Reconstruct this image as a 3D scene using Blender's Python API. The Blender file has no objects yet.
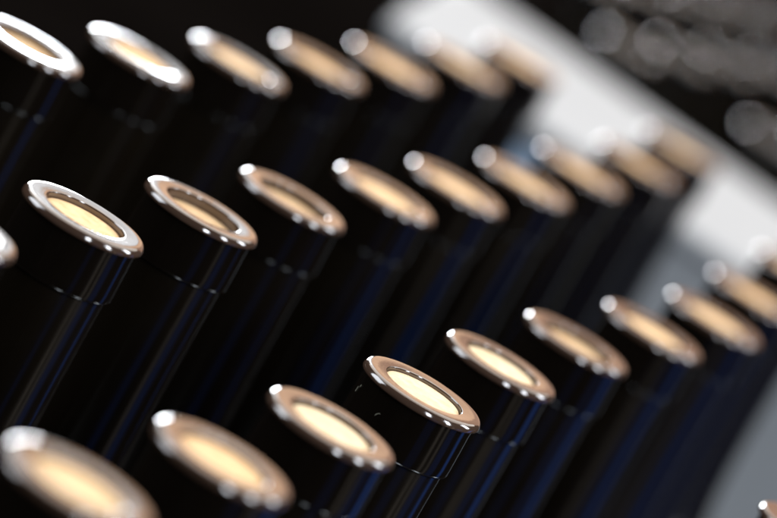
import bpy, bmesh, math, random
from mathutils import Vector, Matrix, noise

random.seed(7)
sc = bpy.context.scene
C = sc.collection
R = math.radians

# ------------------------------------------------------------------ materials
def nodes_of(name):
    m = bpy.data.materials.new(name)
    m.use_nodes = True
    nt = m.node_tree
    return m, nt, nt.nodes['Principled BSDF']

def new(nt, kind, **inputs):
    n = nt.nodes.new(kind)
    for k, v in inputs.items():
        n.inputs[k].default_value = v
    return n

def glass_material(name, col, rough, ior, spec=0.5, smudge=0.05):
    """dark bottle glass: almost black, glossy, with faint smudges in the gloss"""
    m, nt, b = nodes_of(name)
    b.inputs['Base Color'].default_value = (*col, 1)
    b.inputs['IOR'].default_value = ior
    b.inputs['Specular IOR Level'].default_value = spec
    tc = nt.nodes.new('ShaderNodeTexCoord')
    nz = new(nt, 'ShaderNodeTexNoise', Scale=90.0, Detail=5.0)
    nt.links.new(tc.outputs['Object'], nz.inputs['Vector'])
    mr = new(nt, 'ShaderNodeMapRange')
    mr.inputs[1].default_value = 0.35
    mr.inputs[2].default_value = 0.75
    mr.inputs[3].default_value = rough
    mr.inputs[4].default_value = rough + smudge
    nt.links.new(nz.outputs['Fac'], mr.inputs[0])
    nt.links.new(mr.outputs[0], b.inputs['Roughness'])
    return m

M_body = glass_material('bottle_glass', (0.0050, 0.0032, 0.0016), 0.17, 1.5)
M_lip = glass_material('lip_glaze', (0.075, 0.042, 0.028), 0.07, 2.0, 0.5, 0.05)
M_lip.node_tree.nodes['Principled BSDF'].inputs['Metallic'].default_value = 0.2
nt = M_lip.node_tree
tc = nt.nodes.new('ShaderNodeTexCoord')
oi = nt.nodes.new('ShaderNodeObjectInfo')
av = nt.nodes.new('ShaderNodeVectorMath'); av.operation = 'ADD'
nz = new(nt, 'ShaderNodeTexNoise', Scale=260.0, Detail=3.0)
bp = new(nt, 'ShaderNodeBump', Strength=0.22, Distance=0.0002)
nt.links.new(tc.outputs['Object'], av.inputs[0]); nt.links.new(oi.outputs['Random'], av.inputs[1])
nt.links.new(av.outputs[0], nz.inputs['Vector'])
nt.links.new(nz.outputs['Fac'], bp.inputs['Height'])
nt.links.new(bp.outputs['Normal'], nt.nodes['Principled BSDF'].inputs['Normal'])
M_darklip = glass_material('dark_lip_glass', (0.008, 0.008, 0.01), 0.10, 1.6)
M_collar = glass_material('collar_glass', (0.0045, 0.003, 0.002), 0.11, 1.42)

# cork: pale end grain with darker pits, a slightly different tone for each bottle
M_cork, nt, b = nodes_of('cork_end')
tc = nt.nodes.new('ShaderNodeTexCoord')
oi = nt.nodes.new('ShaderNodeObjectInfo')
add = nt.nodes.new('ShaderNodeVectorMath'); add.operation = 'ADD'
nt.links.new(tc.outputs['Object'], add.inputs[0])
nt.links.new(oi.outputs['Random'], add.inputs[1])
n1 = new(nt, 'ShaderNodeTexNoise', Scale=420.0, Detail=4.0)
n2 = new(nt, 'ShaderNodeTexVoronoi', Scale=700.0)
nt.links.new(add.outputs[0], n1.inputs['Vector'])
nt.links.new(add.outputs[0], n2.inputs['Vector'])
rp = nt.nodes.new('ShaderNodeValToRGB')
rp.color_ramp.elements[0].position = 0.30
rp.color_ramp.elements[0].color = (0.87, 0.57, 0.30, 1)
rp.color_ramp.elements[1].position = 0.62
rp.color_ramp.elements[1].color = (0.98, 0.73, 0.45, 1)
nt.links.new(n1.outputs['Fac'], rp.inputs['Fac'])
pit = new(nt, 'ShaderNodeMapRange')
pit.inputs[1].default_value = 0.08; pit.inputs[2].default_value = 0.22
pit.inputs[3].default_value = 0.75; pit.inputs[4].default_value = 1.0
nt.links.new(n2.outputs['Distance'], pit.inputs[0])
hsv = nt.nodes.new('ShaderNodeHueSaturation')
nt.links.new(pit.outputs[0], hsv.inputs['Value'])
nt.links.new(rp.outputs['Color'], hsv.inputs['Color'])
mx = nt.nodes.new('ShaderNodeVectorMath'); mx.operation = 'MULTIPLY'
nt.links.new(hsv.outputs['Color'], mx.inputs[0]); nt.links.new(oi.outputs['Color'], mx.inputs[1])
nt.links.new(mx.outputs[0], b.inputs['Base Color'])
b.inputs['Roughness'].default_value = 0.7
b.inputs['Specular IOR Level'].default_value = 0.25

def plain(name, col, rough, spec=0.3, vary=0.06, scale=14.0):
    m, nt, b = nodes_of(name)
    tc = nt.nodes.new('ShaderNodeTexCoord')
    nz = new(nt, 'ShaderNodeTexNoise', Scale=scale, Detail=6.0)
    nt.links.new(tc.outputs['Object'], nz.inputs['Vector'])
    r = nt.nodes.new('ShaderNodeValToRGB')
    r.color_ramp.elements[0].position = 0.3
    r.color_ramp.elements[1].position = 0.7
    r.color_ramp.elements[0].color = (*[c * (1 - vary) for c in col], 1)
    r.color_ramp.elements[1].color = (*[min(1, c * (1 + vary)) for c in col], 1)
    nt.links.new(nz.outputs['Fac'], r.inputs['Fac'])
    nt.links.new(r.outputs['Color'], b.inputs['Base Color'])
    b.inputs['Roughness'].default_value = rough
    b.inputs['Specular IOR Level'].default_value = spec
    return m

M_card = plain('white_card', (0.40, 0.40, 0.41), 0.75, 0.2, 0.03)
M_card_shade = plain('shaded_card', (0.30, 0.302, 0.31), 0.8, 0.2, 0.05)  # shade on the carton's sides put into a darker card colour
M_pale_blue = plain('pale_blue', (0.42, 0.56, 0.74), 0.5, 0.3, 0.03)
M_floor = plain('dark_floor', (0.0025, 0.002, 0.0018), 0.95, 0.0, 0.35, 5.0)
M_stopper = plain('grey_stopper', (0.02, 0.019, 0.018), 0.5, 0.3, 0.2, 300.0)
M_dust = plain('dust', (0.45, 0.42, 0.33), 0.8, 0.2)

# ------------------------------------------------------------------ mesh helpers
def lathe(profile, seg=72):
    """surface of revolution about z; a profile point on the axis closes the end"""
    bm = bmesh.new()
    rings = []
    for r, z in profile:
        if r < 1e-7:
            rings.append([bm.verts.new((0, 0, z))])
        else:
            rings.append([bm.verts.new((r * math.cos(2 * math.pi * k / seg), r * math.sin(2 * math.pi * k / seg), z)) for k in range(seg)])
    for a, b_ in zip(rings, rings[1:]):
        for k in range(seg):
            j = (k + 1) % seg
            if len(a) == 1:
                bm.faces.new((a[0], b_[j], b_[k]))
            elif len(b_) == 1:
                bm.faces.new((a[k], a[j], b_[0]))
            else:
                bm.faces.new((a[k], a[j], b_[j], b_[k]))
    bmesh.ops.recalc_face_normals(bm, faces=bm.faces)
    return bm

def box(bm, x0, x1, y0, y1, z0, z1):
    v = [bm.verts.new(p) for p in ((x0, y0, z0), (x1, y0, z0), (x1, y1, z0), (x0, y1, z0), (x0, y0, z1), (x1, y0, z1), (x1, y1, z1), (x0, y1, z1))]
    for f in ((3, 2, 1, 0), (4, 5, 6, 7), (0, 1, 5, 4), (1, 2, 6, 5), (2, 3, 7, 6), (3, 0, 4, 7)):
        bm.faces.new([v[i] for i in f])

def obj(name, bm, mat, parent=None, smooth=False, bevel=0):
    if bevel:
        bmesh.ops.bevel(bm, geom=list(bm.edges), offset=bevel, segments=3, affect='EDGES', profile=0.5)
    if smooth:
        bm.normal_update()
        for e in bm.edges:
            e.smooth = len(e.link_faces) != 2 or e.calc_face_angle(0) < R(32)
    me = bpy.data.meshes.new(name)
    bm.to_mesh(me); bm.free()
    me.materials.append(mat)
    if smooth:
        for p in me.polygons:
            p.use_smooth = True
    o = bpy.data.objects.new(name, me)
    C.objects.link(o)
    if parent:
        o.parent = parent
    return o

def arc(cx, cz, r, a0, a1, n, rz=None):
    rz = rz or r
    return [(cx + r * math.cos(R(a0 + (a1 - a0) * i / n)), cz + rz * math.sin(R(a0 + (a1 - a0) * i / n))) for i in range(n + 1)]

def smooth_curve(pts, n=8):
    """Catmull-Rom through profile points"""
    out = []
    P = [pts[0]] + list(pts) + [pts[-1]]
    for i in range(1, len(P) - 2):
        p0, p1, p2, p3 = (Vector(q) for q in P[i - 1:i + 3])
        for k in range(n):
            t = k / n
            out.append(tuple(0.5 * ((2 * p1) + (p2 - p0) * t + (2 * p0 - 5 * p1 + 4 * p2 - p3) * t * t + (3 * p1 - p0 - 3 * p2 + p3) * t ** 3)))
    out.append(tuple(pts[-1]))
    return out

# ------------------------------------------------------------------ setting
bm = bmesh.new()
n = 40
for i in range(n + 1):
    for j in range(n + 1):
        x = -6 + 12 * i / n; y = -2 + 12 * j / n
        bm.verts.new((x, y, 0.0))
bm.verts.ensure_lookup_table()
for i in range(n):
    for j in range(n):
        a = i * (n + 1) + j
        bm.faces.new((bm.verts[a], bm.verts[a + n + 1], bm.verts[a + n + 2], bm.verts[a + 1]))
fl = obj('floor', bm, M_floor)
fl['kind'] = 'structure'

# ------------------------------------------------------------------ the bottle
TOP = 0.300
def bottle_profile():
    pts = [(0.0, 0.012), (0.012, 0.011), (0.020, 0.006), (0.0250, 0.0008)]
    pts += arc(0.0268, 0.003, 0.0028, -90, 0, 6)
    pts += [(0.0297, 0.010), (0.0298, 0.05), (0.0298, 0.12), (0.0298, 0.160)]
    pts += smooth_curve([(0.0298, 0.162), (0.0288, 0.176), (0.0255, 0.190), (0.0205, 0.202), (0.0165, 0.213), (0.0146, 0.226), (0.0136, 0.243), (0.0130, 0.262), (0.0127, 0.2857)], 8)
    pts += [(0.0100, 0.2857)]
    return pts

def make_bottle():
    root = bpy.data.objects.new('wine_bottle', None)
    C.objects.link(root)
    root.empty_display_size = 0.02
    obj('body', lathe(bottle_profile(), 96), M_body, root, True)
    # collar under the lip, ending in a small rounded bead
    col = [(0.0105, 0.2858)] + [(0.0132, 0.2858)] + arc(0.01345, 0.2861, 0.00026, -90, 40, 8)
    col += [(0.01372, 0.2868), (0.01370, 0.288), (0.01355, 0.293), (0.01345, 0.2960), (0.0135, 0.29795), (0.0105, 0.2981)]
    obj('collar', lathe(col, 96), M_collar, root, True)
    # rounded lip with the mouth sloping in to the cork
    lip = [(0.0094, 0.2940), (0.0094, 0.2990)]
    lip += smooth_curve([(0.0094, 0.29950), (0.00945, 0.29970), (0.0096, 0.29982), (0.0104, 0.29990), (0.0120, 0.30000), (0.0132, 0.29997),
                         (0.01380, 0.29978), (0.01418, 0.29940), (0.01442, 0.29890), (0.01450, 0.29845), (0.01440, 0.29818), (0.0141, 0.29805), (0.0134, 0.2980)], 6)
    lip += [(0.0098, 0.2980)]
    obj('lip', lathe(lip, 128), M_lip, root, True)
    ck = [(0.0, 0.29935), (0.004, 0.29935), (0.0075, 0.2993), (0.0089, 0.29915), (0.0093, 0.2988), (0.00935, 0.2935), (0.0, 0.2935)]
    obj('cork', lathe(ck, 64), M_cork, root, True)
    return root

proto = make_bottle()
used = [False]
def place(x, y, label, group, tone=None, sunk=None):
    paleness = random.uniform(0.88, 0.94) if tone is None else 0.93 if tone < 0.9 else 1.07
    tone = tone or random.uniform(0.92, 1.03)
    sunk = random.uniform(0.0002, 0.0007) if sunk is None else sunk
    if not used[0]:
        r = proto; used[0] = True
        parts = list(proto.children)
    else:
        r = proto.copy(); C.objects.link(r)
        parts = []
        for ch in proto.children:
            if ch.name.split('.')[0] not in ('body', 'collar', 'lip', 'cork'):
                continue
            c = ch.copy(); C.objects.link(c); c.parent = r
            parts.append(c)
    r.location = (x, y, 0)
    # hand-set bottles: never quite straight, each turned its own way
    r.rotation_euler = (R(random.uniform(-.15, .15)), R(random.uniform(-.15, .15)), random.uniform(0, 6.28))
    for c in (parts if r is not proto else proto.children):
        if c.name.startswith('cork'):
            c.color = (tone, tone * paleness, tone * (2 * paleness - 1), 1)      # cork tones vary; paler sharp front ones hold stronger light in their colour
            c.location.z = -sunk
    r['label'] = label; r['category'] = 'wine bottle'; r['group'] = group
    return r

ROW = 'wine bottles standing in three close rows'
TOPROW = [
 (-0.1018, 0.9462, 'dark bottle with white-lit rim cut by the photo edge, nearest in the top row'),
 (-0.0809, 1.0026, 'second bottle of the top row, broad white glare on its rim and an orange cork'),
 (-0.0621, 1.0642, 'third bottle of the top row, tan rim with a white glint at its tip'),
 (-0.0451, 1.1267, 'fourth bottle of the top row, softly blurred rim against a black gap'),
 (-0.0281, 1.1883, 'fifth bottle of the top row, blurred rim just short of the white carton'),
 (-0.0108, 1.2570, 'sixth bottle of the top row, blurred rim overlapping the white carton lid end'),
 (0.0048, 1.3249, 'last, farthest bottle of the top row, its rim surrounded by the white carton'),
]
MIDROW = [
 (-0.0785, 0.7640, 'bottle at the near end of the middle row, only its rim tip in frame'),
 (-0.0596, 0.8233, 'sharp bottle in the middle row with white rim and glinting seam below'),
 (-0.0425, 0.8848, 'sharp bottle in the middle row showing four glints inside its mouth'),
 (-0.0270, 0.9455, 'middle row bottle between the sharp one and the blurred ones, dark slot inside rim'),
 (-0.0086, 1.0098, 'fourth whole bottle of the middle row, directly above the sharp dust-flecked front bottle'),
 (0.0068, 1.0681, 'fifth whole bottle of the middle row, blurred with pale cream cork'),
 (0.0225, 1.1314, 'sixth whole bottle of the middle row, orange cork beside the pale blue patch'),
 (0.0378, 1.1956, 'seventh whole bottle of the middle row, greyish blurred rim under the carton'),
 (0.0539, 1.2654, 'second to last bottle of the middle row, blurred rim along the carton edge'),
 (0.0668, 1.3369, 'last, farthest bottle of the middle row, orange rim splitting the white carton top'),
]
FRONTROW = [
 (-0.0267, 0.6546, 'nearest bottle, hugely blurred orange cork cut by the bottom corner'),
 (-0.0078, 0.7143, 'second nearest bottle of the front row, blurred rim cut by the bottom edge'),
 (0.0068, 0.7767, 'front row bottle just before the sharp dust-flecked one, slightly blurred'),
 (0.0211, 0.8414, 'sharpest bottle of the front row, crisp copper rim with dust flecks on its neck'),
 (0.0352, 0.9045, 'front row bottle just beyond the sharp one, grey streaks on its neck'),
 (0.0515, 0.9700, 'front row bottle with dark amber rim, second beyond the sharp one'),
 (0.0701, 1.0338, 'front row bottle with clear round glint, third beyond the sharp one'),
 (0.0870, 1.0955, 'front row bottle silhouetted on the shaded carton side, fourth beyond the sharp one'),
 (0.0990, 1.1593, 'second to last front row bottle, blurred orange cork cut by the photo edge'),
 (0.1135, 1.2398, 'last, farthest bottle of the front row, its rim just below the white carton top'),
]
for k, (x, y, l) in enumerate(TOPROW + MIDROW):
    place(x, y, l, ROW, *{0: (0.8, 0.0012), 9: (0.72, 0.0018), 10: (0.66, 0.0016)}.get(k, (None, None)))
for k, (x, y, l) in enumerate(FRONTROW):
    r = place(x, y, l, ROW, *{2: (0.95, 0.0004), 3: (0.95, 0.0001), 4: (0.94, 0.0004), 5: (0.75, 0.0012)}.get(k, (None, None)))
    if k == 3:
        sharp = r
        r.rotation_euler = (0, 0, 0)
place(0.1190, 0.9160, 'lone bottle with only its white rim tip showing in the lower corner', ROW)

# dust caught on the collar of the sharp bottle (slivers lying on the surface)
def fleck(th, z, length, tilt, w=0.00003):
    bm = bmesh.new()
    box(bm, -w, w, -0.00005, 0.00005, -length / 2, length / 2)
    r = 0.01366
    o = obj('dust_fleck', bm, M_dust, sharp)
    o.location = (r * math.sin(th), -r * math.cos(th), z)
    o.rotation_euler = (0, tilt, th)
for th, z, ln, tl in ((-1.22, 0.2937, 0.0014, .25), (-1.15, 0.2949, 0.0007, .3), (-0.50, 0.2928, 0.0007, .5), (-0.47, 0.2932, 0.0005, 1.0)):
    fleck(th, z, ln, tl)

# the farther group of bottles behind the carton (a little shorter)
FAR = 'blurred wine bottles behind the white carton'
bm = lathe([(0.0090, 0.2975)] + arc(0.0117, 0.2972, 0.0029, 160, -100, 30) + [(0.0108, 0.2944)], 96)
FAR_LIP = bpy.data.meshes.new('lip')
bm.to_mesh(FAR_LIP); bm.free()
FAR_LIP.materials.append(M_darklip)
for p in FAR_LIP.polygons:
    p.use_smooth = True
def far_bottle(x, y, label):
    r = place(x, y, label, FAR)
    r.scale = (1, 1, 0.90)
    for c in r.children:
        if c.name.startswith(('cork', 'lip')):
            if c.name.startswith('lip'):
                c.data = FAR_LIP
            c.material_slots[0].link = 'OBJECT'
            c.material_slots[0].material = M_stopper if c.name.startswith('cork') else M_darklip
st = (0.0235, 0.064)
order = ['first', 'second', 'third', 'fourth', 'fifth', 'sixth', 'seventh']
for k in range(6):
    far_bottle(0.0445 + st[0] * k, 1.723 + st[1] * k, order[k] + ' bottle from the carton in the long blurred row beyond it')
for k in range(4):
    far_bottle(0.1165 + st[0] * k, 1.704 + st[1] * k, order[k] + ' bottle of the blurred short row by the photo edge beyond the carton')
for k in range(2, 7):
    far_bottle(-0.0275 + st[0] * k, 1.742 + st[1] * k, order[k - 2] + ' bottle of the farthest blurred row along the top edge')

# ------------------------------------------------------------------ the white carton
carton = bpy.data.objects.new('carton', None); C.objects.link(carton)
carton.location = (0.100, 1.410, 0); carton.rotation_euler = (0, 0, R(-3))
carton['label'] = 'white cardboard carton with bright sloping lid standing behind the three rows of bottles'
carton['category'] = 'box'
SLOPE = R(4.6)
bm = bmesh.new(); box(bm, -0.140, 0.160, 0.002, 0.176, 0.001, 0.2)
for v in bm.verts:
    if v.co.z > 0.1:
        v.co.z = 0.264 - 0.0066 - v.co.x * math.tan(SLOPE)      # the sides are cut on a slope
obj('box_body', bm, M_card_shade, carton, bevel=0.0008)
bm = bmesh.new(); box(bm, -0.144, 0.164, -0.002, 0.180, -0.006, 0.0)
lid = obj('lid', bm, M_card, carton, bevel=0.0015)
lid.location = (0, 0, 0.264); lid.rotation_euler = (0, SLOPE, 0)
bm = bmesh.new(); box(bm, -0.090, -0.055, 0.0008, 0.0018, 0.232, 0.259)
obj('pale_blue_patch', bm, M_pale_blue, carton)  # flat pale blue rectangle on the carton's front

# ------------------------------------------------------------------ lamps
P0 = Vector((0.02, 0.95, 0.30))
def lamp(name, loc, target, sx, sy, radiance, col):
    d = bpy.data.lights.new(name, 'AREA')
    d.shape = 'RECTANGLE'; d.size = sx; d.size_y = sy
    d.energy = radiance * math.pi * sx * sy
    d.color = col
    o = bpy.data.objects.new(name, d); C.objects.link(o)
    o.location = loc
    o.rotation_euler = (Vector(target) - Vector(loc)).to_track_quat('-Z', 'Y').to_euler()
    return o

def around(az, el, dist):
    """az measured from the camera's side of the bottles (-y) towards +x"""
    a, e = R(az), R(el)
    return P0 + Vector((math.sin(a) * math.cos(e), -math.cos(a) * math.cos(e), math.sin(e))) * dist

PEACH = (1.0, 0.60, 0.42)
WARM = (1.0, 0.94, 0.86)
COOL = (0.82, 0.91, 1.0)
lamp('ceiling_lamp', (0.1, 3.2, 2.8), (0.1, 2.4, 0), 5.0, 4.2, 2.75, WARM)
lamp('added_warm_panel', (0.98, 5.2, 1.15), (0.0, 1.0, .30), 1.60, 1.9, 0.85, PEACH)  # unseen panels added as the warm wall that the rims reflect
lamp('added_warm_panel', (-0.04, 5.2, 1.15), (0.0, 1.0, .30), 0.44, 1.9, 1.7, (1.0, 0.64, 0.42))
lamp('far_window_lamp', (-0.395, 5.1, 1.52), (0.0, 1.0, .30), 0.25, 1.22, 2.0, (0.93, 0.97, 1.0))
lamp('far_window_lamp', (-0.91, 5.1, 1.52), (0.0, 1.0, .30), 0.70, 1.22, 6.0, (0.93, 0.97, 1.0))
lamp('far_window_lamp', (-0.89, 5.1, 0.55), (0.0, 1.0, .30), 0.90, 0.60, 85.0, (0.90, 0.95, 1.0))
lamp('side_window_lamp', around(-92, 26, 2.2), P0, 1.2, 1.2, 8.0, COOL)
for az in (26, 66, 114):
    lamp('window_lamp', around(az, 26, 2.4), P0, 0.36, 1.0, 24.0, COOL)
def strip(name, az, dist, wd, rad, col):  # unseen strips added only to draw streaks on the necks
    a = R(az)
    lamp(name, (0.02 + math.sin(a) * dist, 0.86 - math.cos(a) * dist, 0.17), (0.02, 0.86, .26), wd, 0.30, rad, col)
strip('added_blue_strip', 122, 0.42, 0.12, 0.70, (0.07, 0.25, 1.0))
strip('added_blue_strip', 90, 0.55, 0.14, 0.30, (0.08, 0.25, 1.0))
strip('added_grey_strip', 64, 0.42, 0.035, 0.62, (1.0, 0.88, 0.76))
strip('added_grey_strip', 76, 0.42, 0.03, 0.55, (1.0, 0.88, 0.76))
strip('added_blue_strip', 40, 0.50, 0.14, 0.16, (0.08, 0.25, 1.0))

# ------------------------------------------------------------------ world
w = bpy.data.worlds.new('World'); sc.world = w
w.use_nodes = True
w.node_tree.nodes['Background'].inputs['Color'].default_value = (0.9, 0.75, 0.6, 1)
w.node_tree.nodes['Background'].inputs['Strength'].default_value = 0.02

# ------------------------------------------------------------------ camera
F_PX, PITCH, ROLL = 4000.0, R(12), R(30.4)
cam = bpy.data.cameras.new('camera')
co = bpy.data.objects.new('camera', cam); C.objects.link(co)
fwd = Vector((0, math.cos(PITCH), -math.sin(PITCH)))
up0 = Vector((0, math.sin(PITCH), math.cos(PITCH)))
X = Vector((1, 0, 0))
right = math.cos(ROLL) * X + math.sin(ROLL) * up0
up = -math.sin(ROLL) * X + math.cos(ROLL) * up0
m = Matrix((right, up, -fwd)).transposed().to_4x4()
m.translation = (0, 0, TOP + 0.1997)
co.matrix_world = m
cam.sensor_fit = 'HORIZONTAL'; cam.sensor_width = 36
cam.lens = 36 * F_PX / 777
cam.clip_start = 0.02; cam.clip_end = 100
cam.dof.use_dof = True
cam.dof.focus_distance = 0.868
cam.dof.aperture_fstop = cam.lens / 20.5
sc.camera = co

sc.view_settings.view_transform = 'Standard'
sc.view_settings.look = 'None'
sc.view_settings.exposure = 0
sc.view_settings.gamma = 1
sc.cycles.use_denoising = True
sc.cycles.max_bounces = 8
sc.cycles.sample_clamp_indirect = 8
